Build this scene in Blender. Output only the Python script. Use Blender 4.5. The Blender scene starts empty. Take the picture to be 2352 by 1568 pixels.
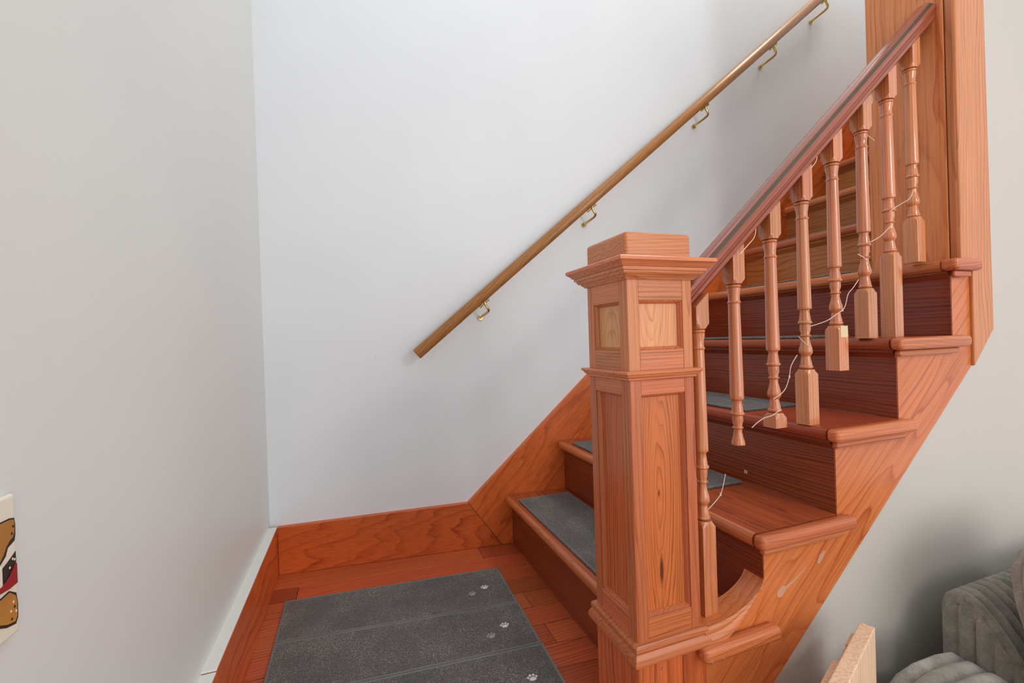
import bpy, bmesh, math, random
from mathutils import Vector, Matrix
random.seed(7)
C = bpy.context.scene.collection

# ------------------------------------------------------------------ camera
F, YAW, PITCH, ROLL = 1019.19, -0.34087, -0.00596, -0.03269
CAM = Vector((-0.58195, -0.71748, 0.82862))
f0 = Vector((-math.sin(YAW), math.cos(YAW), 0)); r0 = Vector((math.cos(YAW), math.sin(YAW), 0)); u0 = Vector((0, 0, 1))
fw = math.cos(PITCH)*f0 + math.sin(PITCH)*u0
up = -math.sin(PITCH)*f0 + math.cos(PITCH)*u0
rr = math.cos(ROLL)*r0 + math.sin(ROLL)*up
uu = -math.sin(ROLL)*r0 + math.cos(ROLL)*up
cam = bpy.data.cameras.new('camera'); co = bpy.data.objects.new('camera', cam); C.objects.link(co)
cam.sensor_width = 36; cam.lens = 36*F/2352; cam.clip_start = .02
M = Matrix((rr, uu, -fw)).transposed().to_4x4(); M.translation = CAM
co.matrix_world = M
bpy.context.scene.camera = co

# ------------------------------------------------------------------ world, lights, exposure
w = bpy.data.worlds.new('world'); bpy.context.scene.world = w; w.use_nodes = True
bg = w.node_tree.nodes['Background']; bg.inputs[0].default_value = (.935, .975, 1.0, 1); bg.inputs[1].default_value = .88
def area(name, loc, target, sx, sy, power, col=(1, 1, 1)):
    l = bpy.data.lights.new(name, 'AREA'); l.shape = 'RECTANGLE'; l.size = sx; l.size_y = sy; l.energy = power; l.color = col
    o = bpy.data.objects.new(name, l); C.objects.link(o); o.location = loc
    o.rotation_euler = (Vector(target)-Vector(loc)).to_track_quat('-Z', 'Y').to_euler()
    return o
area('stairwell_ceiling_light', (-.05, .30, 3.3), (-.05, .62, 0), .8, .7, 4, (.97, .985, 1.0))
area('upstairs_ceiling_light', (1.75, .42, 3.6), (1.3, .5, 1.2), .6, .5, 14, (1.0, .95, .86))
area('room_window_light', (1.2, -3.6, 1.1), (.3, 0, .6), 2.6, 1.9, 38, (1, .98, .95))
area('room_ceiling_lamp', (.75, -1.7, 1.78), (.35, 0, .7), .28, .28, 8, (1, .98, .95))
vs = bpy.context.scene.view_settings
vs.view_transform = 'Standard'; vs.look = 'None'; vs.gamma = 1; vs.use_curve_mapping = False; vs.exposure = 0.03

# ------------------------------------------------------------------ materials
def lin(c):
    return tuple(((v/255)/12.92 if v/255 <= .04045 else ((v/255+.055)/1.055)**2.4) for v in c) + (1,)
class NT:
    def __init__(s, name):
        s.m = bpy.data.materials.new(name); s.m.use_nodes = True; s.t = s.m.node_tree
        s.b = s.t.nodes['Principled BSDF']
    def n(s, typ, **kw):
        nd = s.t.nodes.new(typ)
        for k, v in kw.items(): setattr(nd, k, v)
        return nd
    def put(s, nd, i, v):
        if hasattr(v, 'is_output'): s.t.links.new(v, nd.inputs[i])
        else: nd.inputs[i].default_value = v
    def math(s, op, a, b=None, c=None):
        nd = s.n('ShaderNodeMath', operation=op); s.put(nd, 0, a)
        if b is not None: s.put(nd, 1, b)
        if c is not None: s.put(nd, 2, c)
        return nd.outputs[0]
    def vmath(s, op, a, b=None):
        nd = s.n('ShaderNodeVectorMath', operation=op); s.put(nd, 0, a)
        if b is not None: s.put(nd, 1, b)
        return nd.outputs[1] if op in ('LENGTH', 'DOT_PRODUCT') else nd.outputs[0]
    def noise(s, vec, scale, detail=2, rough=.5, col=False):
        nd = s.n('ShaderNodeTexNoise'); s.put(nd, 'Vector', vec); nd.inputs['Scale'].default_value = scale
        nd.inputs['Detail'].default_value = detail; nd.inputs['Roughness'].default_value = rough
        return nd.outputs['Color' if col else 'Fac']
    def ramp(s, fac, stops):
        nd = s.n('ShaderNodeValToRGB'); s.put(nd, 0, fac); e = nd.color_ramp.elements
        while len(e) < len(stops): e.new(.5)
        for el, (p, c) in zip(e, stops): el.position = p; el.color = c if len(c) == 4 else tuple(c)+(1,)
        return nd.outputs[0]
    def mix(s, fac, a, b, mode='MIX'):
        nd = s.n('ShaderNodeMix', data_type='RGBA', blend_type=mode)
        s.put(nd, 0, fac); s.put(nd, 6, a); s.put(nd, 7, b)
        return nd.outputs[2]
    def bump(s, h, strength, dist):
        nd = s.n('ShaderNodeBump'); nd.inputs['Strength'].default_value = strength; nd.inputs['Distance'].default_value = dist
        s.put(nd, 'Height', h); s.t.links.new(nd.outputs[0], s.b.inputs['Normal'])

TONES = {  # light wood, dark ring
    'newel':  ((214, 136, 86), (168, 84, 46)),
    'panel':  ((228, 166, 110), (194, 118, 66)),
    'lower':  ((210, 114, 60), (108, 36, 14)),
    'stringer': ((216, 122, 68), (178, 78, 34)),
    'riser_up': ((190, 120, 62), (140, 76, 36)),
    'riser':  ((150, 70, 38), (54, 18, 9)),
    'tread':  ((174, 82, 44), (108, 44, 22)),
    'base':   ((218, 112, 48), (166, 72, 28)),
    'rail':   ((160, 84, 58), (112, 52, 36)),
    'baluster': ((214, 136, 84), (168, 88, 48)),
    'wallrail': ((190, 130, 70), (158, 100, 52)),
    'jamb':   ((206, 132, 84), (172, 92, 50)),
    'jamb_face': ((230, 150, 90), (190, 98, 46)),
    'floor':  ((192, 96, 52), (112, 44, 22)),
    'cove':   ((146, 68, 38), (84, 34, 18)),
    'pine':   ((238, 204, 172), (220, 178, 142)),
    'nose':   ((208, 122, 74), (160, 78, 42)),
}
_mats = {}
def wood(tone, axis='x', freq=120, pith=.07, warp=.035, rough=.34, coat=.2, ang=None, seed=0, cath=None, knots=(), vary=.12):
    key = (tone, axis, freq, pith, warp, rough, ang, seed, cath, tuple(knots))
    if key in _mats: return _mats[key]
    k = NT('wood_%s_%s' % (tone, axis))
    L, D = (lin(c) for c in TONES[tone])
    tc = k.n('ShaderNodeTexCoord').outputs['Object']
    mp = k.n('ShaderNodeMapping'); k.put(mp, 'Vector', tc)
    rot = {'x': (0, 0, 0), 'y': (0, 0, -math.pi/2), 'z': (0, math.pi/2, 0)}.get(axis, (0, 0, 0))
    if ang is not None: rot = (0, ang, 0)
    mp.inputs['Rotation'].default_value = rot
    rnd = k.n('ShaderNodeObjectInfo').outputs['Random']
    off = k.n('ShaderNodeCombineXYZ')
    k.put(off, 0, k.math('MULTIPLY', rnd, 9.7+seed)); k.put(off, 1, k.math('MULTIPLY', rnd, .37)); k.put(off, 2, k.math('MULTIPLY', rnd, .23))
    v = k.vmath('ADD', mp.outputs[0], off.outputs[0])
    v1 = k.vmath('MULTIPLY', v, (1.6, 7, 7))
    v2 = k.vmath('MULTIPLY', v, (7, 60, 60))
    v3 = k.vmath('MULTIPLY', v, (4, 240, 240))
    n1 = k.vmath('SUBTRACT', k.noise(v1, 1, 2.5, .45, True), (.5, .5, .5))
    n2 = k.noise(v2, 1, 2)
    yz = k.vmath('MULTIPLY', v, (0, 1, 1))
    # distance to a wandering tree axis well behind the face gives flat-sawn arches
    if cath:      # (y, z) of the axis in grain space and its lean along the grain
        sx = k.n('ShaderNodeSeparateXYZ'); k.put(sx, 0, mp.outputs[0])
        dy = k.math('SUBTRACT', sx.outputs[1], cath[0]); dz = k.math('SUBTRACT', sx.outputs[2], cath[1])
        ly, lz = cath[2]
        dy = k.math('ADD', dy, k.math('MULTIPLY', k.math('SUBTRACT', sx.outputs[0], cath[3]), ly)); dz = k.math('ADD', dz, k.math('MULTIPLY', k.math('SUBTRACT', sx.outputs[0], cath[3]), lz))
        cb = k.n('ShaderNodeCombineXYZ'); k.put(cb, 1, dy); k.put(cb, 2, dz)
        pc = k.vmath('ADD', cb.outputs[0], k.vmath('MULTIPLY', n1, (0, warp, warp)))
    else:
        pc = k.vmath('ADD', yz, k.vmath('MULTIPLY', n1, (0, warp*2.4, warp*2.4)))
        pc = k.vmath('ADD', pc, (0, pith, pith*.6))
    r = k.vmath('LENGTH', pc)
    r = k.math('ADD', r, k.math('MULTIPLY', n2, .0035))
    kmask = None
    for (kx, ky, kz, ra, rb) in knots:
        dd = k.vmath('LENGTH', k.vmath('MULTIPLY', k.vmath('SUBTRACT', mp.outputs[0], (kx, ky, kz)), (1/ra, 1/rb, 1/rb)))
        dd = k.math('ADD', dd, k.math('MULTIPLY', k.math('SUBTRACT', n2, .5), .9))
        r = k.math('ADD', r, k.math('MULTIPLY', k.ramp(dd, [(.0, (1,)*3), (1, (0,)*3)]), .016))
        mk = k.ramp(dd, [(.25, (.85,)*3), (.75, (0,)*3)])
        kmask = mk if kmask is None else k.math('MAXIMUM', kmask, mk)
    irr = k.noise(k.vmath('MULTIPLY', v, (.6, 38, 38)), 1, 2)
    rf = k.math('ADD', k.math('MULTIPLY', r, freq), k.math('MULTIPLY', irr, 2.2 if freq > 100 else .9))
    fr = k.math('FRACT', rf)
    wn = k.n('ShaderNodeTexWhiteNoise', noise_dimensions='1D'); k.put(wn, 'W', k.math('FLOOR', rf))
    each = k.math('ADD', k.math('MULTIPLY', wn.outputs['Value'], .65), .55)
    ring = k.ramp(fr, [(0, (.0,)*3), (.50, (.06,)*3), (.82, (.5,)*3), (.93, (1,)*3), (1, (.0,)*3)])
    ring = k.math('MULTIPLY', ring, each)
    patch = k.noise(k.vmath('MULTIPLY', v, (1.2, 14, 14)), 1, 2)
    amt = k.math('MULTIPLY', ring, k.ramp(patch, [(.3, (.4,)*3), (.6, (1.0,)*3)]))
    col = k.mix(amt, L, D)
    blot = k.noise(k.vmath('MULTIPLY', v, (2.2, 5, 5)), 1, 3)
    col = k.mix(k.ramp(blot, [(.35, (0,)*3), (.75, (.42,)*3)]), col, k.mix(.45, L, D))
    streak = k.ramp(k.noise(v3, 1, 2, .6), [(.28, (.74,)*3), (.5, (.98,)*3), (.72, (1.06,)*3)])
    col = k.mix(1, col, streak, 'MULTIPLY')
    if kmask is not None: col = k.mix(kmask, col, tuple(v*.55 for v in D[:3])+(1,))
    if tone in ('newel', 'nose', 'lower'):       # rubbed-through corners
        bv = k.n('ShaderNodeBevel', samples=4); bv.inputs['Radius'].default_value = .0016
        ge = k.n('ShaderNodeNewGeometry').outputs['True Normal']
        ed = k.math('SUBTRACT', 1, k.vmath('DOT_PRODUCT', bv.outputs[0], ge))
        em = k.math('MULTIPLY', k.ramp(ed, [(.05, (0,)*3), (.22, (1,)*3)]), k.ramp(k.noise(tc, 55, 3, .6), [(.5, (0,)*3), (.66, (.75,)*3)]))
        col = k.mix(em, col, lin((236, 180, 138)))
    rv = k.math('ADD', k.math('MULTIPLY', k.math('FRACT', k.math('MULTIPLY', rnd, 17.3)), 2*vary), 1-vary*1.1)
    hv = k.n('ShaderNodeHueSaturation'); k.put(hv, 'Value', rv); k.put(hv, 'Color', col)
    k.put(hv, 'Hue', k.math('ADD', k.math('MULTIPLY', k.math('FRACT', k.math('MULTIPLY', rnd, 41.7)), .010), .493)); col = hv.outputs[0]
    k.put(k.b, 'Base Color', col)
    k.put(k.b, 'Roughness', k.math('ADD', k.math('MULTIPLY', n2, .16), rough-.08))
    k.b.inputs['Specular IOR Level'].default_value = .5 if tone == 'baluster' else .34
    k.b.inputs['Coat Weight'].default_value = coat; k.b.inputs['Coat Roughness'].default_value = .10 if tone == 'baluster' else .18
    k.bump(k.math('ADD', amt, n2), .12, .0006)
    _mats[key] = k.m
    return k.m
def plain(name, c, rough=.5, metal=0, bump=None, var=0, sheen=0):
    if name in _mats: return _mats[name]
    k = NT(name)
    tc = k.n('ShaderNodeTexCoord').outputs['Object']
    if var:
        n = k.noise(tc, 6, 4); L = lin(c)
        k.put(k.b, 'Base Color', k.mix(k.ramp(n, [(.3, (0,)*3), (.7, (1,)*3)]), L, tuple(v*(1-var) for v in L[:3])+(1,)))
    else: k.b.inputs['Base Color'].default_value = lin(c)
    k.b.inputs['Roughness'].default_value = rough; k.b.inputs['Metallic'].default_value = metal
    if sheen: k.b.inputs['Sheen Weight'].default_value = sheen
    if bump: k.bump(k.noise(tc, bump[0], 3), bump[1], bump[2])
    _mats[name] = k.m
    return k.m
def paint(name, c, wave):
    k = NT(name); tc = k.n('ShaderNodeTexCoord').outputs['Object']; L = lin(c)
    n = k.noise(tc, 3, 5, .6)
    col = k.mix(k.ramp(n, [(.35, (0,)*3), (.75, (1,)*3)]), L, tuple(v*.965 for v in L[:3])+(1,))
    sc = k.noise(tc, 60, 2); lo = k.noise(tc, 5, 2)
    spot = k.math('MULTIPLY', k.ramp(sc, [(.74, (0,)*3), (.78, (1,)*3)]), k.ramp(lo, [(.5, (0,)*3), (.7, (.35,)*3)]))
    col = k.mix(spot, col, tuple(v*.55 for v in L[:3])+(1,))
    k.put(k.b, 'Base Color', col); k.b.inputs['Roughness'].default_value = .45
    vert = k.noise(k.vmath('MULTIPLY', tc, (4, 4, .6)), 1, 2)
    k.bump(k.math('ADD', k.math('MULTIPLY', vert, wave), k.math('MULTIPLY', k.noise(tc, 220, 2), .012)), .5, .02)
    return k.m
def carpet():
    k = NT('grey_carpet'); tc = k.n('ShaderNodeTexCoord').outputs['Object']
    a = k.noise(tc, 330, 3, .7); b = k.noise(tc, 9, 4, .55)
    wv = k.n('ShaderNodeTexVoronoi'); k.put(wv, 'Vector', k.vmath('ADD', tc, k.vmath('MULTIPLY', k.noise(tc, 40, 2, .5, True), (.03,)*3))); wv.inputs['Scale'].default_value = 300
    f = k.math('ADD', k.math('MULTIPLY', a, .8), k.math('MULTIPLY', wv.outputs['Distance'], .28))
    col = k.ramp(f, [(.32, lin((42, 39, 37))), (.52, lin((72, 69, 66))), (.68, lin((144, 138, 132)))])
    col = k.mix(k.ramp(b, [(.38, (0,)*3), (.62, (.55,)*3)]), col, lin((56, 53, 50)))
    k.put(k.b, 'Base Color', col); k.b.inputs['Roughness'].default_value = .95; k.b.inputs['Sheen Weight'].default_value = .25
    k.bump(f, .9, .004)
    return k.m
def plush():
    k = NT('grey_green_plush'); tc = k.n('ShaderNodeTexCoord').outputs['Object']
    a = k.noise(tc, 260, 4, .7); b = k.noise(tc, 22, 3, .6)
    col = k.ramp(k.math('ADD', k.math('MULTIPLY', a, .4), k.math('MULTIPLY', b, .6)), [(.32, lin((104, 100, 90))), (.5, lin((142, 138, 126))), (.68, lin((178, 174, 162)))])
    k.put(k.b, 'Base Color', col); k.b.inputs['Roughness'].default_value = .9; k.b.inputs['Sheen Weight'].default_value = .6
    k.bump(k.math('ADD', a, b), .8, .005)
    return k.m
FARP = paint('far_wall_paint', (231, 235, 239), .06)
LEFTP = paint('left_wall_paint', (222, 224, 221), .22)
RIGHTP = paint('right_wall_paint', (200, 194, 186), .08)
WHITE = plain('white_trim_paint', (226, 225, 220), .4, bump=(90, .3, .002))
BRASS = plain('polished_brass', (214, 190, 128), .22, 1)
CARPET = carpet(); PLUSH = plush()
PAWW = plain('white_paw_print', (214, 211, 208), .9); PAWG = plain('grey_paw_print', (158, 150, 148), .9)
WIRE = plain('pale_wire', (226, 204, 184), .35)
DARKSTRIP = plain('worn_dark_finish', (88, 68, 46), .38, var=.25)
SCREW = plain('screw_metal', (196, 190, 172), .35, .8)
CREAM = plain('cream_plate', (232, 224, 206), .4)
ORANGE = plain('orange_print', (206, 140, 62), .5, var=.5); BLACKP = plain('black_print', (52, 40, 34), .5, var=.3); REDP = plain('red_print', (150, 32, 34), .5)
RAW = plain('raw_wood_scar', (222, 202, 160), .7)

# ------------------------------------------------------------------ mesh helpers
def mesh_obj(name, verts, faces, mat, parent=None, smooth=None, bevel=None, seg=2):
    me = bpy.data.meshes.new(name)
    bm = bmesh.new()
    vv = [bm.verts.new(v) for v in verts]
    for f in faces:
        try: bm.faces.new([vv[i] for i in f])
        except ValueError: pass
    bmesh.ops.recalc_face_normals(bm, faces=bm.faces)
    if smooth is not None:
        for f in bm.faces: f.smooth = True
        for e in bm.edges:
            if len(e.link_faces) == 2 and e.calc_face_angle() > math.radians(smooth): e.smooth = False
    bm.to_mesh(me); bm.free()
    for m in (mat if isinstance(mat, list) else [mat]): me.materials.append(m)
    o = bpy.data.objects.new(name, me); C.objects.link(o)
    if parent is not None: o.parent = parent
    if bevel:
        b = o.modifiers.new('bevel', 'BEVEL'); b.width = bevel; b.segments = seg; b.limit_method = 'ANGLE'; b.angle_limit = math.radians(40)
    return o
def box(name, a, b, mat, parent=None, bevel=.0015, seg=2):
    (x0, y0, z0), (x1, y1, z1) = a, b
    v = [(x0, y0, z0), (x1, y0, z0), (x1, y1, z0), (x0, y1, z0), (x0, y0, z1), (x1, y0, z1), (x1, y1, z1), (x0, y1, z1)]
    f = [(0, 1, 2, 3), (4, 5, 6, 7), (0, 1, 5, 4), (1, 2, 6, 5), (2, 3, 7, 6), (3, 0, 4, 7)]
    return mesh_obj(name, v, f, mat, parent, None, bevel, seg)
def loft(name, rings, mat, parent=None, cap=True, closed=True, smooth=35, bevel=None, seg=2):
    n = len(rings[0]); v = [p for r in rings for p in r]; f = []
    for i in range(len(rings)-1):
        for j in range(n if closed else n-1):
            k = (j+1) % n
            f.append((i*n+j, i*n+k, (i+1)*n+k, (i+1)*n+j))
    if cap: f += [tuple(range(n)), tuple(range((len(rings)-1)*n, len(rings)*n))]
    return mesh_obj(name, v, f, mat, parent, smooth, bevel, seg)
def prism_xz(name, poly, y0, y1, mat, parent=None, bevel=.0015, smooth=None):
    y0f = y0 if callable(y0) else (lambda x: y0); y1f = y1 if callable(y1) else (lambda x: y1)
    return loft(name, [[(x, y0f(x), z) for x, z in poly], [(x, y1f(x), z) for x, z in poly]], mat, parent, smooth=smooth, bevel=bevel)
def square_lathe(name, x0, x1, y0, y1, prof, mat, parent=None, smooth=25, cap=True):
    rings = [[(x0-o, y0-o, z), (x1+o, y0-o, z), (x1+o, y1+o, z), (x0-o, y1+o, z)] for o, z in prof]
    return loft(name, rings, mat, parent, cap=cap, smooth=smooth)
def tube(name, pts, r, mat, parent=None, n=8, smooth_pts=True):
    pts = [Vector(p) for p in pts]
    if smooth_pts and len(pts) > 2:
        q = []
        for i in range(len(pts)-1):
            p0 = pts[max(i-1, 0)]; p1 = pts[i]; p2 = pts[i+1]; p3 = pts[min(i+2, len(pts)-1)]
            for s in range(5):
                t = s/5
                q.append(.5*((2*p1)+(p2-p0)*t+(2*p0-5*p1+4*p2-p3)*t*t+(3*p1-p0-3*p2+p3)*t**3))
        q.append(pts[-1]); pts = q
    rings = []; last = None
    for i, p in enumerate(pts):
        d = (pts[min(i+1, len(pts)-1)]-pts[max(i-1, 0)]).normalized()
        a = last if last is not None else (Vector((0, 0, 1)) if abs(d.z) < .9 else Vector((1, 0, 0)))
        s = d.cross(a).normalized(); t = s.cross(d); last = t
        rings.append([tuple(p+r*(math.cos(2*math.pi*k/n)*s+math.sin(2*math.pi*k/n)*t)) for k in range(n)])
    return loft(name, rings, mat, parent, smooth=60)
def empty(name, loc, label, cat, group=None, kind=None):
    o = bpy.data.objects.new(name, None); C.objects.link(o); o.location = loc; o.empty_display_size = .05
    return tag(o, label, cat, group, kind)
def tag(o, label=None, cat=None, group=None, kind=None):
    if label: o['label'] = label
    if cat: o['category'] = cat
    if group: o['group'] = group
    if kind: o['kind'] = kind
    return o
def struct(o, label=None, cat=None):
    return tag(o, label, cat, None, 'structure')
def reparent(o, p):   # keep world placement (the meshes are in world coordinates)
    o.parent = p; o.matrix_parent_inverse = p.matrix_basis.inverted()

H, G, XL = .2, .22775, -.8678
XW = -.895                      # left wall plane
FZ = -.6                        # living-room floor, three steps below the landing
def WL(x): return .98378-.1163*x          # face of the far skirting
def WF(x): return WL(x)+.02               # far wall plane

# ------------------------------------------------------------------ room shell
o = loft('wall_far', [[(x, WF(x), FZ), (x, WF(x)+.12, FZ), (x, WF(x)+.12, 2.9), (x, WF(x), 2.9)] for x in (-1.05, 3.0)], FARP, smooth=None)
struct(o, 'pale bluish white stair wall behind the staircase', 'wall')
o = box('wall_left', (XW-.12, -3.2, FZ), (XW, WF(XW)+.0, 2.9), LEFTP, bevel=None); struct(o, 'warm grey wall on the left of the landing', 'wall')
low = lambda x: .2285+.868*(x-.4304)
wr = empty('wall_right', (0, 0, 0), 'cream wall under the staircase and beside the tall post', 'wall', kind='structure')
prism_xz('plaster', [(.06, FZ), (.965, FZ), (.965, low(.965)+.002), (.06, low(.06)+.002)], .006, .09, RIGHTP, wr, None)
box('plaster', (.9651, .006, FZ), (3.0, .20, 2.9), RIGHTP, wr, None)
o = box('floor_room', (-3.2, -3.4, FZ-.05), (3.2, .01, FZ), wood('floor', 'x'), bevel=None); struct(o, 'living room wood floor', 'floor')

# landing floor: boards parallel to the far wall, each a piece of its own
fl = empty('floor', (0, 0, 0), 'orange brown board floor of the stair landing', 'floor', kind='structure')
sub = prism_xz('subfloor', [(XL-.02, -.06), (.02, -.06), (.02, -.021), (XL-.02, -.021)], -.0, lambda x: WF(x)-.002, plain('dark_gap', (40, 20, 12), .9), fl, None)
fs = .10; pitch = .0865
def fy(k, x): return WL(0)+(.008 if k == 0 else -.004)-k*pitch-fs*x*(1.16 if k == 0 else 1.0)
for kk in range(11):
    cuts = [XL-.012] + sorted(random.uniform(-.8, -.05) for _ in range(random.choice((0, 1, 1)))) + [.004]
    if kk == 0: cuts = [XL-.012, -.145, .004]
    if kk == 1: cuts = [XL-.012, -.79, .004]
    if kk == 4: cuts = [XL-.012, -.09, .004]
    for a, b in zip(cuts[:-1], cuts[1:]):
        g = .0008; v = []
        for z in (-.02, random.uniform(-.0006, .0)):
            v += [(a+g, fy(kk+1, a)+g, z), (b-g, fy(kk+1, b)+g, z), (b-g, fy(kk, b)-g, z), (a+g, fy(kk, a)-g, z)]
        mesh_obj('floorboard', v, [(0, 1, 2, 3), (4, 5, 6, 7), (0, 1, 5, 4), (1, 2, 6, 5), (2, 3, 7, 6), (3, 0, 4, 7)],
                 wood('floor', 'x', freq=90, seed=kk % 3, rough=.42, coat=.12, vary=.24), fl, None, .0007, 1)
for kk, (y1, z1) in enumerate(((-.02, -.02), (-.26, -.2), (-.50, -.4))):      # the three steps down into the room
    box('step_riser', (XW+.002, y1, z1-.18), (-.1, y1+.02, z1-.002), wood('riser', 'x'), fl)
    box('step_tread', (XW+.002, y1-.03, z1-.0), (-.1, y1+(.06 if kk == 0 else .24), z1+.0195), wood('tread', 'x'), fl, .006)

# skirtings
bf = prism_xz('baseboard_far', [(XL, -.0), (-.0475, 0), (-.178, .1826), (XL, .172)], lambda x: WL(x), lambda x: WF(x)+.004, wood('base', 'x', freq=60, warp=.05), None, .002)
struct(bf, 'orange stained skirting board along the far wall of the landing', 'skirting')
bl = empty('baseboard_left', (0, 0, 0), 'dark stained skirting board with white top edge on the left wall', 'skirting', kind='structure')
for a, b, dz in ((.338, WL(XL)-.002, 0), (.03, .336, -.003)):
    box('board', (XW-.004, a, 0), (XL, b, .172+dz), wood('base', 'y', freq=60, warp=.05), bl, .002)
    box('cap_strip', (XW-.004, a, .1722+dz), (XL-.0005, b, .1765+dz), WHITE, bl, .0015)
sk = prism_xz('trim_1', [(-.1765, .1826), (.3432, .6648), (2.3, .6648+.90*1.9568), (2.3, 1.75), (.02, 0), (-.0455, 0)], lambda x: WL(x), lambda x: WF(x)+.004, wood('base', ang=math.radians(42.5), freq=60, warp=.05), None, .002)
struct(sk, 'orange stained skirting board climbing the far wall beside the stairs', 'skirting')

# tall post: wall end lined with jamb board and casing
tr = empty('trim_2', (0, 0, 0), 'tall light wood casing lining the wall end at the handrail top', 'casing', kind='structure')
box('jamb_board', (.94, .017, 1.0), (.962, .207, 2.9), wood('jamb_face', 'z', freq=70, warp=.05), tr, .002)
box('jamb_edge', (.941, -.004, 1.0), (.962, .0155, 2.9), wood('jamb', 'z', freq=90, seed=1), tr, .004)
prism_xz('casing', [(.9425, 2.9), (1.066, 2.9), (1.083, .813), (.99, low(.99)), (.99, .998), (.9425, .998)], -.008, .0125, wood('jamb', 'z', freq=80, warp=.04, seed=2), tr, .003)

# ------------------------------------------------------------------ staircase
st = empty('staircase', (0, 0, 0), 'open string staircase of orange stained pine with dark risers', 'staircase')
NT_ = 10
for i in range(1, NT_+1):
    z = i*H; x0 = (i-1)*G-.032; x1 = i*G
    ys = {1: .052}.get(i, .0 if i < 5 else (.207 if i == 5 else .207)); ye = WL(x1)+.012
    prof = [(x1, z-.03), (x1, z), (x0+.011, z)] + [(x0+.011-.011*math.sin(a), z-.015+.015*math.cos(a)) for a in [math.pi*k/8 for k in range(1, 8)]] + [(x0+.011, z-.03)]
    t = loft('tread', [[(x, y, zz) for x, zz in prof] for y in (ys, ye)], wood('tread' if i < 5 else 'nose', 'y', freq=150, warp=.02), st, smooth=35)
    if i == 5:      # front part of this tread, stopping at the wall end
        pf_ = [(min(x, .9640), zz) for x, zz in prof]
        loft('tread', [[(x, y, zz) for x, zz in pf_] for y in (.008, .2068)], wood('nose', 'y', freq=150, warp=.02), st, smooth=35)
    if i <= 2:
        t.data.materials.append(wood('nose', 'y', freq=150, warp=.02))
        for p in t.data.polygons:
            if len(p.vertices) == 4 and p.center.x < x0+.0108: p.material_index = 1
    xr = (i-1)*G
    yr = {1: .15}.get(i, .001 if i <= 5 else .207)
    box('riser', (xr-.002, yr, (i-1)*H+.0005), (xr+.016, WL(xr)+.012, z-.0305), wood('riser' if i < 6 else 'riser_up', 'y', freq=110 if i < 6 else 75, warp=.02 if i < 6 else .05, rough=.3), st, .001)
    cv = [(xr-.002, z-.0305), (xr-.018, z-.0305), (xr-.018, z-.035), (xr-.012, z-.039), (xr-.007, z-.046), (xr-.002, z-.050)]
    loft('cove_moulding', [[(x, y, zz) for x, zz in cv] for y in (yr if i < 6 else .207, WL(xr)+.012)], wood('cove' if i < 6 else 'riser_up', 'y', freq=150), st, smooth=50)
    if i <= 5:
        xa, xb = (x0-.001, x1+.027) if i > 1 else (.040, .243)
        if i == 5: xb = .995
        zt = z if i > 1 else .2085
        r = box('return_nosing', (xa, -.03, zt-.030), (xb, -.0005 if i < 5 else .0085, zt+.0005), wood('nose', 'x', freq=150), t, .011 if i < 5 else .010, 4)
        if i > 1:
            c = box('return_cove', (xa+.018, -.016, zt-.046), (xb-.025, -.0005 if i < 5 else -.0085, zt-.0302), wood('nose', 'x', freq=150, seed=1), t, .006, 2)
# cut string with the swept-up foot
cpts = [(.0892, .2388), (.125, .2425), (.1587, .2505), (.182, .2590), (.2015, .2700), (.2150, .2805), (.2240, .2930)]
curve = []
for k_ in range(len(cpts)-1):
    p0, p1, p2, p3 = (Vector(cpts[min(max(k_+d_, 0), len(cpts)-1)]) for d_ in (-1, 0, 1, 2))
    for q_ in range(3):
        t_ = q_/3; curve.append(tuple(.5*((2*p1)+(p2-p0)*t_+(2*p0-5*p1+4*p2-p3)*t_*t_+(3*p1-p0-3*p2+p3)*t_**3)))
curve.append(cpts[-1])
poly = [(.066, .2360)] + curve + [(G-.0005, .30)]
for i in range(2, 6):
    poly += [((i-1)*G, i*H-.0305), (min(i*G, .9895), i*H-.0305)]
    if i*G > .99: break
poly = poly[:-1] + [(.9895, poly[-1][1]), (.9895, low(.9895)), (.066, low(.066))]
prism_xz('stringer', poly, 0.0, .05, wood('stringer', ang=math.radians(41), freq=62, pith=.05, warp=.06, rough=.3, vary=.01), st, None, 30)
# moulding that runs from the newel foot along the swept curve
def sweep_mould():
    path = [(.0572, .2365)] + curve
    prof = [(0, 0), (.006, 0), (.0095, -.004), (.0100, -.010), (.0085, -.014), (.0115, -.020), (.0150, -.028), (.0150, -.034), (.011, -.038), (0, -.040)]
    rings = []
    for k, (x, z) in enumerate(path):
        a = path[max(k-1, 0)]; b = path[min(k+1, len(path)-1)]
        dx, dz = b[0]-a[0], b[1]-a[1]; l = math.hypot(dx, dz); nx, nz = -dz/l, dx/l
        fade = 1 if x < .10 else max(.02, 1-(x-.10)/.11)
        rings.append([(x+nx*w*max(.15, fade), -.0005-oo*fade, z+nz*w*max(.15, fade)) for oo, w in prof])
    return loft('string_moulding', rings, wood('nose', 'x', freq=110), st, smooth=40)
sweep_mould()
WORN = plain('worn_patch', (206, 152, 118), .6, var=.25)
for pts_ in ([(.258, .257), (.262, .266), (.272, .2735), (.284, .272), (.284, .262), (.272, .250), (.262, .2505)],
             [(.284, .262), (.284, .271), (.312, .283), (.346, .300), (.352, .303), (.345, .2965), (.316, .279)],
             [(.382, .3035), (.390, .318), (.402, .326), (.410, .3235), (.400, .3085), (.388, .298)]):
    prism_xz('worn_patch', [(x+.004, z-.002) for x, z in pts_], -.0005, .0004, WORN, st, None)
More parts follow.
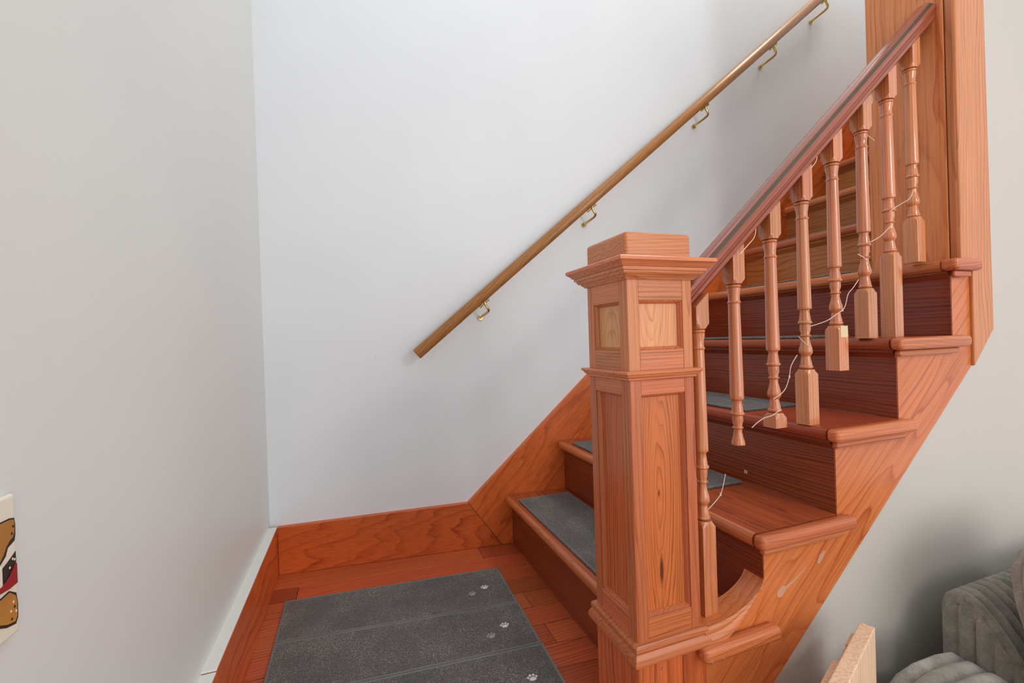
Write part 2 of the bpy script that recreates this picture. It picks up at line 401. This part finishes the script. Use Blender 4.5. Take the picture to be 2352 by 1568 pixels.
for (a, b, c_) in ((2*G-.0026, .246, .425), (2*G-.0026, .252, .425)):
    box('filler_mark', (a, b, c_), (a+.001, b+.004, c_+.009), RAW, st, .0002)

# ------------------------------------------------------------------ newel post
X0, X1, Y0, Y1 = -.094, .0567, .0, .1507
nw = empty('newel_post', (-.019, .075, FZ), 'panelled square newel post with moulded block cap at stair foot', 'newel post')
def npart(o): reparent(o, nw); return o
npart(box('core', (X0+.013, Y0+.013, .20), (X1-.013, Y1-.013, .975), wood('lower', 'z'), None, None))
TH = .018
def face_frame(z0, z1, zp0, zp1, tone, ptone, pf, upper):
    for side in range(4):
        def T(u, d, z):     # u along the face, d depth inward
            if side == 0: return (X0+u, Y0+d, z)
            if side == 1: return (X0+d, Y0+u, z)
            if side == 2: return (X0+u, Y1-d, z)
            return (X1-d, Y0+u, z)
        L = X1-X0
        ua = .0 if side in (0, 2) else TH; ub = L-ua
        sw = .0255; lo_, hi_ = ((ua+sw, ub-.0225) if side in (0, 2) else (ua+.010, ub-.006))
        def bx(nm, u0, u1, d0, d1, za, zb, m, bev=.0009):
            p = T(u0, d0, za); q = T(u1, d1, zb)
            return npart(box(nm, tuple(map(min, p, q)), tuple(map(max, p, q)), m, None, bev))
        wz = wood(tone, 'z', freq=150, pith=.05, warp=.015, seed=side); wh = wood(tone, 'x' if side in (0, 2) else 'y', freq=150, warp=.012, seed=side)
        bx('stile', ua, lo_, 0, TH, z0, z1, wz); bx('stile', hi_, ub, 0, TH, z0, z1, wz)
        bx('frame_rail', lo_+.0002, hi_-.0002, .0003, TH, z0, zp0, wh); bx('frame_rail', lo_+.0002, hi_-.0002, .0003, TH, zp1, z1, wh)
        bx('panel', lo_+.0003, hi_-.0003, .0115, .0165, zp0, zp1, pmat(side), None)
        # bevelled bead round the panel
        m = .006; ring_o = [(lo_, zp0), (hi_, zp0), (hi_, zp1), (lo_, zp1)]
        prof = [(0, .0125), (0, .003), (.0018, .0022), (.003, .0045), (m, .0112)]
        v = []; f = []
        for ins, d in prof:
            for (u, z), (su, sz) in zip(ring_o, ((1, 1), (-1, 1), (-1, -1), (1, -1))): v.append(T(u+su*ins, d, z+sz*ins))
        for a in range(len(prof)-1):
            for b in range(4): f.append((a*4+b, a*4+(b+1) % 4, a*4+4+(b+1) % 4, a*4+4+b))
        npart(mesh_obj('panel_bead', v, f, wood('newel' if upper else 'nose', 'z', freq=150), None, 30))
def pmat_lower(side):
    if side == 0: return wood('lower', 'z', freq=190, warp=.020, cath=(.035, .024, (.11, 0), .30), knots=((.515, .0115, .027, .016, .006), (.362, .0115, .0256, .040, .0075)), vary=.02)
    if side == 1: return wood('lower', 'z', freq=170, warp=.018, cath=(.16, .02, (.05, .02), .4), vary=.02)
    return wood('lower', 'z')
def pmat_upper(side):
    if side == 0: return wood('panel', 'z', freq=150, warp=.02, cath=(.04, .03, (.16, 0), .78), vary=.02)
    if side == 1: return wood('panel', 'z', freq=170, warp=.02, cath=(.075, .06, (0, .16), .72), vary=.02)
    return wood('panel', 'z')
pmat = pmat_lower
face_frame(.2400, .7412, .2830, .7125, 'nose', 'lower', 110, False)
pmat = pmat_upper
face_frame(.7590, .9360, .7985, .8945, 'newel', 'panel', 95, True)
npart(square_lathe('foot_moulding', X0, X1, Y0, Y1, [(-.01, .242), (0, .242), (.006, .2405), (.0095, .2365), (.010, .230), (.0085, .2262), (.0115, .2205), (.015, .2125), (.015, .2065), (.011, .2025), (.002, .1995), (-.01, .1995)], wood('nose', 'x', freq=110), cap=False))
npart(square_lathe('waist_moulding', X0, X1, Y0, Y1, [(-.01, .7410), (.0015, .7410), (.004, .7425), (.0042, .7455), (.008, .748), (.0105, .7525), (.0135, .754), (.014, .7575), (.0125, .7592), (-.01, .7605)], wood('newel', 'x', freq=150), cap=False))
npart(square_lathe('bed_moulding', X0, X1, Y0, Y1, [(-.01, .9345), (.0035, .9345), (.005, .937), (.009, .940), (.010, .9425), (.0135, .943), (.0165, .9465), (.017, .9495), (.0205, .950), (.0215, .9558), (-.01, .9560)], wood('newel', 'x', freq=150), cap=False))
npart(square_lathe('cap_slab', X0, X1, Y0, Y1, [(-.01, .9562), (.0225, .9562), (.0245, .9575), (.0265, .9605), (.030, .9635), (.0345, .9665), (.0350, .9720), (.0330, .9740), (-.01, .9755)], wood('newel', 'x', freq=120, seed=3), cap=False))
npart(box('cap_block', (X0+.0005, Y0+.0005, .975), (X1+.003, Y1+.001, 1.0265), wood('newel', 'x', freq=130, seed=4), None, .0075, 4))
npart(box('pedestal', (X0-.001, -.0015, FZ), (.0655, Y1+.002, .1994), wood('lower', 'z', freq=60, warp=.05, rough=.45), None, .002))
for px, pz in ((-.041, .182), (-.0885, .10)):
    npart(tube('screw', [(px, -.0035, pz), (px, -.001, pz)], .0024, SCREW, None, 12, False))
for px, pz in ((.055, .1835), (.083, .1845)):
    tube('screw', [(px, -.0318, pz), (px, -.0285, pz)], .0024, SCREW, st, 12, False)

# ------------------------------------------------------------------ handrail
hr = empty('handrail', (.06, .062, .9), 'dark red moulded handrail rising from newel post to tall casing', 'handrail')
half = [(.045, 0), (.042, .004), (.036, .007), (.0325, .012), (.0320, .020), (.0360, .0235), (.0360, .0265), (.0330, .0310), (.0310, .0370), (.0315, .0440), (.0340, .0470), (.0350, .0480), (.0440, .0550), (.0450, .0570), (.0520, .0615)]
prof = half + [(.124-y, v) for y, v in reversed(half)]
zb = lambda x: .889+.912*(x-.0986)
def ring(x): return [(x, y, zb(x)+v*1.06) for y, v in prof]
o = loft('rail', [ring(.0567), ring(.9395)], [wood('rail', ang=math.radians(42.4), freq=160, warp=.01, rough=.26, coat=.5), DARKSTRIP], None, smooth=28)
me = o.data
for p in me.polygons:
    ys = [me.vertices[i].co.y for i in p.vertices]
    if len(p.vertices) == 4 and abs(min(ys)-.0350) < 1e-4 and abs(max(ys)-.044) < 1e-4: p.material_index = 1
reparent(o, hr)

# ------------------------------------------------------------------ balusters
SC = .981
turn = [(.0012, .0125), (.003, .0150), (.005, .0157), (.007, .0150), (.0085, .0126), (.010, .0148), (.017, .0138), (.026, .0124), (.0347, .0120), (.038, .0125), (.0400, .0138), (.0417, .0145), (.0434, .0138), (.045, .0125),
        (.10, .0131), (.18, .0140), (.2540, .0150), (.2597, .0152), (.2630, .0142), (.2650, .0112), (.2690, .0098), (.2782, .0114), (.2880, .0124), (.2920, .0130), (.2940, .0150), (.2960, .0155), (.2985, .0145), (.3005, .0116), (.3126, .0121), (.3232, .0093), (.3255, .0098), (.3268, .0120), (.3280, .0123), (.3295, .0115), (.3311, .0092), (.3370, .0088), (.3496, .0114), (.3600, .0142), (.3660, .0148), (.3700, .0146), (.3740, .0122), (.3787, .0097), (.3866, .0108), (.3960, .0128), (.4010, .0132), (.4030, .0148), (.4055, .0150), (.4080, .0130), (.4095, .0112)]
HB = .0163
NS = 32
def sect(R, b=None):
    out = []
    for k in range(NS):
        a = 2*math.pi*k/NS+math.pi/4
        r = R if b is None else min(R, b/max(abs(math.cos(a)), abs(math.sin(a))))
        out.append((r*math.cos(a), r*math.sin(a)))
    return out
def baluster(x, y, z0, end, stands_z, label):
    """z0: foot of the top block; end: world z where the piece ends"""
    bal = empty('baluster', (x, y, end), label, 'baluster', 'turned balusters under the handrail')
    mb = wood('baluster', 'z', freq=170, pith=.04, warp=.012, rough=.26, coat=.8)
    def build(nm, secs):
        # verts local to the empty
        o = loft(nm, [[(px, py, z-end) for px, py in s] for z, s in secs], mb, bal, smooth=32)
        return o
    topz = [zb(x-HB)+.006, zb(x+HB)+.006]
    s = [(z0, sect(HB*1.0, HB)), (z0+.004, sect(HB*1.13, HB)), (z0+.011, sect(HB*1.42, HB))]
    secs = [[(px, py, z-end) for px, py in sc] for z, sc in s] + [[(px, py, zb(x+px)+.006-end) for px, py in sect(.04, HB)]]
    loft('top_block', secs, mb, bal, smooth=32)
    bot_s = (z0-end)/SC
    tl = [(s_, r) for s_, r in turn if s_ <= min(bot_s, .4095)+1e-6]
    if bot_s < .4095: tl.append((bot_s, tl[-1][1]))
    build('turned_shaft', [(z0-s_*SC, sect(r*.985)) for s_, r in tl])
    zbk = z0-.4104*SC
    if end < zbk:
        k = min(.012, (zbk-end)*.4)
        build('foot_block', [(zbk, sect(HB*1.0, HB*1.03)), (zbk-k*.4, sect(HB*1.16, HB*1.03)), (zbk-k, sect(HB*1.46, HB*1.03)), (end, sect(.04, HB*1.03))])
    return bal
baluster(.1012, .035, .8366, .2375, .2, 'turned baluster nearest the newel post, half hidden behind it')
baluster(.2243, .055, .9349, .5752, .4, 'second baluster from the newel post, hanging without a square foot')
b3 = baluster(.3372, .055, 1.0399, .6033, .4, 'third baluster from the newel post, hanging with a stubby cut foot')
baluster(.4431, .055, 1.1350, .6002, .6, 'fourth baluster from the newel post, square foot on the middle tread')
b5 = baluster(.5510, .055, 1.2380, .7240, .6, 'fifth baluster from the newel post, foot cut short with pale scar')
baluster(.6618, .055, 1.3303, .8003, .8, 'sixth baluster from the newel post, short square foot on upper tread')
baluster(.7639, .055, 1.4254, .8003, .8, 'seventh baluster from the newel post, longest square foot')
baluster(.8649, .055, 1.5245, 1.0003, 1., 'topmost baluster, closest to the tall wood casing')
box('bare_scar', (-.0100, -HB*1.03-.0006, .082), (HB*.95, -HB*1.03+.0005, .110), RAW, b5, .0002)

# ------------------------------------------------------------------ string light wire
wr_ = empty('string_light', (.33, .034, .63), 'thin pale string light wire wound round handrail and balusters', 'string light')
for pts in (
 [(0.34, 0.08, 1.1723), (0.3338, 0.0703, 1.1562), (0.3119, 0.0607, 1.1211), (0.2861, 0.045, 1.0807), (0.262, 0.0293, 1.0386), (0.2369, 0.0267, 1.0161), (0.2096, 0.022, 0.9952)],
 [(0.4886, 0.08, 1.3110), (0.4888, 0.0655, 1.3020), (0.4826, 0.047, 1.2622), (0.4615, 0.0285, 1.228), (0.4307, 0.022, 1.201)],
 [(0.6494, 0.08, 1.4595), (0.6596, 0.0684, 1.4582), (0.6658, 0.0528, 1.4472), (0.6679, 0.0382, 1.4279), (0.6646, 0.0286, 1.4037), (0.6497, 0.022, 1.3825)],
 [(0.65, 0.034, 1.3121), (0.6645, 0.034, 1.3072), (0.6774, 0.034, 1.3011)],
 [(0.8319, 0.036, 1.1901), (0.8128, 0.034, 1.1655), (0.7856, 0.034, 1.1521), (0.7553, 0.034, 1.1386), (0.734, 0.036, 1.1259)],
 [(0.7429, 0.036, 1.0927), (0.7219, 0.034, 1.0804), (0.6958, 0.034, 1.0623), (0.6703, 0.034, 1.0501), (0.6486, 0.036, 1.0415)],
 [(0.6071, 0.036, 1.0116), (0.6275, 0.034, 1.0024), (0.6482, 0.036, 0.9921)],
 [(0.6044, 0.034, 0.9476), (0.5846, 0.034, 0.928), (0.5652, 0.034, 0.9117), (0.5548, 0.034, 0.885), (0.5435, 0.034, 0.8723), (0.5233, 0.034, 0.863), (0.4972, 0.034, 0.8507), (0.4747, 0.034, 0.8438), (0.4526, 0.034, 0.839), (0.4308, 0.034, 0.8353)],
 [(0.3945, 0.034, 0.8117), (0.4081, 0.034, 0.7991), (0.4331, 0.034, 0.7849)],
 [(0.3873, 0.034, 0.7694), (0.3669, 0.034, 0.7451), (0.3604, 0.034, 0.7203), (0.3486, 0.034, 0.6959), (0.3318, 0.034, 0.6821), (0.3087, 0.034, 0.6729)],
 [(0.3304, 0.034, 0.6473), (0.3059, 0.034, 0.6365), (0.2795, 0.034, 0.632), (0.2598, 0.034, 0.6241), (0.2428, 0.034, 0.614)],
 [(0.1638, 0.034, 0.5218), (0.1582, 0.034, 0.5019), (0.149, 0.034, 0.4797), (0.1306, 0.034, 0.4637), (0.1114, 0.034, 0.451)]):
    reparent(tube('wire', pts, .00095, WIRE, None, 6), wr_)
for p in ((.1490, .034, .4797), (.3604, .034, .7203), (.5435, .034, .8723), (.2861, .0445, 1.0807), (.4888, .0655, 1.2990)):
    v = Vector(p); reparent(tube('bulb', [v+Vector((0, 0, -.003)), v+Vector((0, 0, .003))], .0018, WIRE, None, 8, False), wr_)

# ------------------------------------------------------------------ wall handrail with brass brackets
A = Vector((-.3631, 0, .7799)); A.y = WF(A.x)-.075
B = Vector((1.62, 0, 2.455)); B.y = WF(B.x)-.075
whr = empty('wall_handrail', A, 'slim light brown wall rail on brass brackets along far wall', 'handrail')
d = (B-A).normalized(); sd = d.cross(Vector((0, 0, 1))).normalized(); un = sd.cross(d)
def rsec(p, k=1): 
    out = []
    for q in range(24):
        a = 2*math.pi*q/24; c, s = math.cos(a)*.0215, math.sin(a)*.0235
        out.append(tuple(p+k*(sd*c+un*max(s, -.0190))))
    return out
reparent(loft('rail', [rsec(A, .9), rsec(A+d*.003), rsec(B-d*.003), rsec(B, .9)], wood('wallrail', ang=math.radians(40.2), freq=120, warp=.01, rough=.35), None, smooth=40), whr)
for bxx in (-.118, .338, .880, 1.243, 1.54):
    t = (bxx-A.x)/(d.x); P = A+d*t-un*.021
    Wp = Vector((P.x+.004, WF(P.x), P.z-.052))
    br = tube('bracket', [P+d*.004, P-un*.012, P-un*.030+Vector((0, .006, -.008)), Wp+Vector((0, -.030, .004)), Wp+Vector((0, -.004, 0))], .0052, BRASS, None, 10)
    reparent(br, whr)
    pl = tube('wall_plate', [Wp+Vector((0, -.007, 0)), Wp+Vector((0, -.0005, 0))], .010, BRASS, None, 20, False); reparent(pl, br)
    for s_ in (-1, 1):
        sa = tube('saddle', [P+d*(.004*s_), P+d*(.024*s_)-un*.0015], .0055, BRASS, None, 8, False); reparent(sa, br)

# ------------------------------------------------------------------ stair mats with paw prints
def paw(x, y, z, mat, s, ang, parent):
    pieces = [(0, -.30, .52, .40), (-.62, .12, .17, .22), (-.25, .46, .18, .24), (.25, .46, .18, .24), (.62, .12, .17, .22)]
    for k, (cx, cy, rx, ry) in enumerate(pieces):
        ca, sa = math.cos(ang), math.sin(ang); rings = []
        for zz in (z-.0004, z+.0009):
            rings.append([(x+s*(ca*(cx+rx*math.cos(t))-sa*(cy+ry*math.sin(t)*(1 if k or math.sin(t) > 0 else .72))), y+s*(sa*(cx+rx*math.cos(t))+ca*(cy+ry*math.sin(t)*(1 if k or math.sin(t) > 0 else .72))), zz) for t in [2*math.pi*j/14 for j in range(14)]])
        reparent(loft('paw_print', rings, mat, None, smooth=30), parent)
def mat(corners, z, label, group):
    cx = sum(c[0] for c in corners)/4; cy = sum(c[1] for c in corners)/4
    e = empty('stair_mat', (cx, cy, z), label, 'mat', group)
    v = [(x, y, z+.0006) for x, y in corners] + [(x, y, z+.0066) for x, y in corners]
    o = mesh_obj('pile', v, [(0, 1, 2, 3), (4, 5, 6, 7), (0, 1, 5, 4), (1, 2, 6, 5), (2, 3, 7, 6), (3, 0, 4, 7)], CARPET, None, None, .0022, 3)
    reparent(o, e)
    # bound edge
    ins = .006; pts = [Vector((x, y, z+.0060)) for x, y in corners]; cen = Vector((cx, cy, z+.006))
    v = []; f = []
    def inset(dv):
        out = []
        for k in range(4):
            p, a, b = pts[k], pts[k-1], pts[(k+1) % 4]
            out.append(p+(a-p).normalized()*dv+(b-p).normalized()*dv)
        return out
    rings = [inset(.0008), inset(.0015), inset(ins), inset(ins+.0012)]; hs = (0, .0016, .0016, 0)
    for r_, hh in zip(rings, hs): v += [tuple(p+Vector((0, 0, hh))) for p in r_]
    for a in range(3):
        for b in range(4): f.append((a*4+b, a*4+(b+1) % 4, a*4+4+(b+1) % 4, a*4+4+b))
    reparent(mesh_obj('bound_edge', v, f, plain('mat_binding', (122, 120, 117), .8, var=.3, bump=(500, .5, .002)), None, 40), e)
    return e
YL = (.881, .667, .446, .226); YR = (.813, .588, .388, .170)
labs = ('dark grey mat on the landing floor nearest the far skirting board', 'dark grey mat in the middle of the three on the landing', 'dark grey mat on the landing cut off by the lower frame edge')
for k in range(3):
    g = .0004
    m = mat([(-.820, YL[k+1]+g), (-.128+.004*k*-1, YR[k+1]+g), (-.122+.004*k*-1, YR[k]-g), (-.820, YL[k]-g)], 0, labs[k], 'dark grey paw print mats')
    (ax, ay), (bx_, by) = (((-.2015, .7073), (-.2486, .686)), ((-.2023, .496), (-.2514, .4675)), ((-.2025, .2833), (-.253, .258)))[k]
    paw(ax, ay, .0068, PAWW, .0165, -.1, m); paw(bx_, by, .0068, PAWG if k < 3 else PAWW, .0165, .12, m)
names = ('lowest', 'second lowest', 'third lowest', 'fourth lowest', 'fifth lowest', 'sixth lowest', 'seventh lowest')
for i in range(1, 8):
    xa = (i-1)*G-.005; xb = xa+.212
    y0_ = .245 if i < 6 else .30
    m = mat([(xa, y0_), (xb, y0_), (xb, y0_+.675-.027*i), (xa, y0_+.675-.024*i)], i*H, 'dark grey mat lying on the %s stair tread' % names[i-1], 'dark grey paw print mats')
    if i in (3,):
        paw(xa+.06, y0_+.075, i*H+.0068, PAWG, .0165, -1.6, m); paw(xa+.10, y0_+.125, i*H+.0068, PAWG, .0165, -1.6, m)

# ------------------------------------------------------------------ butterfly switch plate
sp = empty('switch_plate', (XW, -.2, .633), 'cream light switch plate printed with butterflies on left wall', 'switch plate')
def sheet(nm, pts, x, mat_, th=.0003):
    reparent(loft(nm, [[(x, y, z) for y, z in pts], [(x+th, y, z) for y, z in pts]], mat_, None, smooth=None), sp)
reparent(box('plate', (XW, -.2365, .568), (XW+.006, -.1640, .699), CREAM, None, .003, 3), sp)
XS = XW+.0061
sheet('butterfly_wing', [(-0.1992, 0.6789), (-0.1841, 0.6778), (-0.1735, 0.6777), (-0.1672, 0.6761), (-0.1662, 0.6698), (-0.1665, 0.66), (-0.1679, 0.6548), (-0.1714, 0.6535), (-0.1764, 0.6516), (-0.1795, 0.6449), (-0.1861, 0.64), (-0.2011, 0.6425)], XS, BLACKP)
sheet('butterfly_wing', [(-0.1992, 0.6778), (-0.1842, 0.6766), (-0.1736, 0.6762), (-0.1685, 0.6748), (-0.1680, 0.6703), (-0.1686, 0.6624), (-0.1706, 0.659), (-0.1744, 0.6575), (-0.179, 0.6535), (-0.1825, 0.6477), (-0.187, 0.6431), (-0.2009, 0.6463)], XS+.0004, ORANGE)
sheet('butterfly_wing', [(-0.1670, 0.6447), (-0.1697, 0.643), (-0.1777, 0.6385), (-0.1864, 0.6346), (-0.2015, 0.6333), (-0.2022, 0.6204), (-0.1874, 0.6156), (-0.1776, 0.6192), (-0.1681, 0.6303), (-0.1668, 0.6352)], XS, BLACKP)
sheet('butterfly_wing', [(-0.1672, 0.6338), (-0.1703, 0.6326), (-0.1773, 0.6251), (-0.1829, 0.6219), (-0.1897, 0.6215), (-0.202, 0.6233), (-0.2024, 0.6167), (-0.1875, 0.6148), (-0.1769, 0.614), (-0.1672, 0.6151)], XS+.0008, REDP)
sheet('butterfly_wing', [(-0.2022, 0.6150), (-0.1875, 0.6105), (-0.1769, 0.6120), (-0.1682, 0.6060), (-0.1665, 0.5956), (-0.1668, 0.5828), (-0.1699, 0.5778), (-0.1814, 0.5805), (-0.189, 0.5844), (-0.2036, 0.5924)], XS, BLACKP)
sheet('butterfly_wing', [(-0.2023, 0.6135), (-0.1876, 0.6090), (-0.177, 0.6105), (-0.1695, 0.6040), (-0.1682, 0.5965), (-0.1686, 0.5845), (-0.1714, 0.5808), (-0.1812, 0.5832), (-0.1889, 0.5871), (-0.2035, 0.5946)], XS+.0004, ORANGE)
for dy_, dz_, m_ in ((-.1700, .6690, BLACKP), (-.1720, .6630, BLACKP), (-.1725, .6395, CREAM), (-.1765, .6330, CREAM), (-.1700, .6380, CREAM), (-.1735, .6000, CREAM), (-.1770, .5930, CREAM), (-.1705, .5900, CREAM), (-.1760, .5855, BLACKP), (-.1720, .5950, BLACKP)):
    sheet('print_dot', [(dy_+.0009*math.cos(t_), dz_+.0012*math.sin(t_)) for t_ in [k_*math.pi/5 for k_ in range(10)]], XS+.0009, m_)
reparent(box('toggle', (XW+.005, -.2045, .624), (XW+.014, -.1960, .643), CREAM, None, .002), sp)

# ------------------------------------------------------------------ plush recliner
SX = .70
sf = empty('sofa', (1.2, -.4, FZ), 'grey ribbed plush sofa against the cream wall', 'sofa')
def rib(t, pitch_=.032, hgt=.010):
    return hgt*abs(math.sin(math.pi*t/pitch_))**.55
def resample(p, step):
    out = []
    for a, b in zip(p[:-1], p[1:]):
        l = math.hypot(b[0]-a[0], b[1]-a[1]); n = max(1, int(l/step))
        out += [(a[0]+(b[0]-a[0])*k/n, a[1]+(b[1]-a[1])*k/n) for k in range(n)]
    out.append(p[-1]); return out
def normals2(p):
    out = []
    for i in range(len(p)):
        a = p[max(i-1, 0)]; b = p[min(i+1, len(p)-1)]; dx, dy = b[0]-a[0], b[1]-a[1]; l = math.hypot(dx, dy) or 1
        out.append((dy/l, -dx/l))
    return out
# back: profile in (y,z) from wall side over the top and down the slanting front
bp = resample([(-.070, -.45), (-.070, .165), (-.076, .190), (-.088, .204), (-.104, .206), (-.122, .196), (-.145, .174), (-.172, .136), (-.200, .086), (-.235, .0), (-.27, -.12), (-.27, -.45)], .012)
nb = normals2(bp)
xs = [SX+.0032*k for k in range(0, 300)]
v = []; f = []
for x in xs:
    edge = min(1, (x-SX)/.016); inset_ = .016*(1-math.sqrt(max(0, 1-(1-edge)**2)))
    hgt = rib(x-SX)*edge-inset_
    for (y, z), (ny, nz) in zip(bp, nb): v.append((x, y+ny*hgt, z+nz*hgt))
n = len(bp)
for i in range(len(xs)-1):
    for j in range(n-1): f.append((i*n+j, i*n+j+1, (i+1)*n+j+1, (i+1)*n+j))
o = mesh_obj('backrest', v, f, PLUSH, None, 180); reparent(o, sf)
# end face with upright ribs
ys_ = [-.0675-.0026*k for k in range(0, 78)]; v = []; f = []
def topz(y):
    z = -.45
    for (a, b) in zip(bp[:-1], bp[1:]):
        if min(a[0], b[0])-1e-6 <= y <= max(a[0], b[0])+1e-6 and a[0] != b[0]:
            z = max(z, a[1]+(b[1]-a[1])*(y-a[0])/(b[0]-a[0]))
    return z
for y in ys_:
    tz = topz(min(y, -.0701)) - .001
    for q in range(26):
        z = -.45+(tz+.45)*q/25
        e = min(1, max(0, (tz-z)/.014)); rnd_ = .014*(1-math.sqrt(max(0, 1-(1-e)**2)))
        v.append((SX-.001-rib(y+.0675, .030, .014)+rnd_*.9+.004, y, z))
for i in range(len(ys_)-1):
    for j in range(25): f.append((i*26+j, i*26+j+1, (i+1)*26+j+1, (i+1)*26+j))
o = mesh_obj('backrest_end', v, f, PLUSH, None, 180); reparent(o, sf)
# arm: profile in (x,z), ribs follow each other towards the room
ap = resample([(.43, -.5), (.43, .0), (.437, .040), (.455, .070), (.485, .087), (.53, .094), (.60, .092), (.65, .084), (.675, .068), (.690, .04), (.695, -.1), (.695, -.5)], .012)
na = normals2(ap); v = []; f = []
yy = [-.088-.003*k for k in range(0, 220)]
for k, y in enumerate(yy):
    e = min(1, k*.003/.018); ins = .018*(1-math.sqrt(max(0, 1-(1-e)**2)))
    hgt = rib(-.088-y, .036, .013)*e-ins
    for (x, z), (nx, nz) in zip(ap, na): v.append((x-nx*hgt, y, z-nz*hgt))
n = len(ap)
for i in range(len(yy)-1):
    for j in range(n-1): f.append((i*n+j, i*n+j+1, (i+1)*n+j+1, (i+1)*n+j))
f.append(tuple(range(n)))
o = mesh_obj('armrest', v, f, PLUSH, None, 180); reparent(o, sf)
reparent(box('seat', (.70, -.78, -.35), (1.63, -.28, -.14), PLUSH, None, .05, 5), sf)
reparent(box('base', (.44, -.74, FZ), (1.63, -.08, -.36), PLUSH, None, .02, 3), sf)
# cushion leaning on the back
cu = empty('cushion', (.93, -.26, .0), 'grey ribbed plush cushion with piped edge on the sofa, right frame edge', 'cushion')
def cush(nm, c, r, off=0, pw=3.0, ribs=True):
    nu, nv = 64, 32; v = []; f = []
    for i in range(nu):
        a = 2*math.pi*i/nu; ca, sa = math.cos(a), math.sin(a)
        rad = (abs(ca)**pw+abs(sa)**pw)**(-1/pw)
        for j in range(nv+1):
            b = math.pi*j/nv; s = math.sin(b)**.7; t = math.cos(b)
            x = c[0]+r[0]*rad*ca*s; z = c[2]+r[2]*rad*sa*s
            hgt = rib(x-c[0], .034, .007)*s if ribs else 0
            y = c[1]+(r[1]*(abs(t)**.8)+hgt)*(1 if t > 0 else -1)
            v.append((x, y+(z-c[2])*.28, z))
    for i in range(nu):
        for j in range(nv):
            k = (i+1) % nu; f.append((i*(nv+1)+j, i*(nv+1)+j+1, k*(nv+1)+j+1, k*(nv+1)+j))
    return mesh_obj(nm, v, f, PLUSH, None, 180)
CC, CR = (.868, -.245, .20), (.200, .05, .155)
reparent(cush('cover', CC, CR), cu)
pts = []
for i in range(65):
    a = 2*math.pi*i/64; ca, sa = math.cos(a), math.sin(a); rad = (abs(ca)**3+abs(sa)**3)**(-1/3)
    z = CC[2]+CR[2]*rad*sa; pts.append((CC[0]+CR[0]*rad*ca, CC[1]+(z-CC[2])*.28, z))
reparent(tube('piping', pts, .008, PLUSH, None, 8, False), cu)

# ------------------------------------------------------------------ pale wooden panel standing by the wall
wp = empty('wooden_panel', (.33, -.12, FZ), 'pale unfinished wooden panel with backing slats standing between stairs and sofa', 'panel')
dv = Vector((-.93, -.37, 0)).normalized(); nv_ = Vector((dv.y, -dv.x, 0))     # along the panel, and towards the wall
if nv_.y < 0: nv_ = -nv_
P0 = Vector((.426, -.0925, 0))
def slab(nm, s0, s1, t0, t1, z0, z1, seed):
    v = []
    for z in (z0, z1):
        for s, t in ((s0, t0), (s1, t0), (s1, t1), (s0, t1)):
            p = P0+dv*s+nv_*t; v.append((p.x, p.y, z))
    o = mesh_obj(nm, v, [(0, 1, 2, 3), (4, 5, 6, 7), (0, 1, 5, 4), (1, 2, 6, 5), (2, 3, 7, 6), (3, 0, 4, 7)], wood('pine', 'z', freq=90, warp=.05, rough=.55, coat=0, seed=seed), None, None, .002, 2)
    reparent(o, wp)
slab('board', 0, .34, 0, .026, FZ, .200, 0)
slab('slat', .035, .085, .0265, .034, FZ, .190, 1)
slab('slat', .062, .105, .0345, .040, FZ, .168, 2)
slab('slat', .140, .30, .0265, .042, FZ, .182, 3)
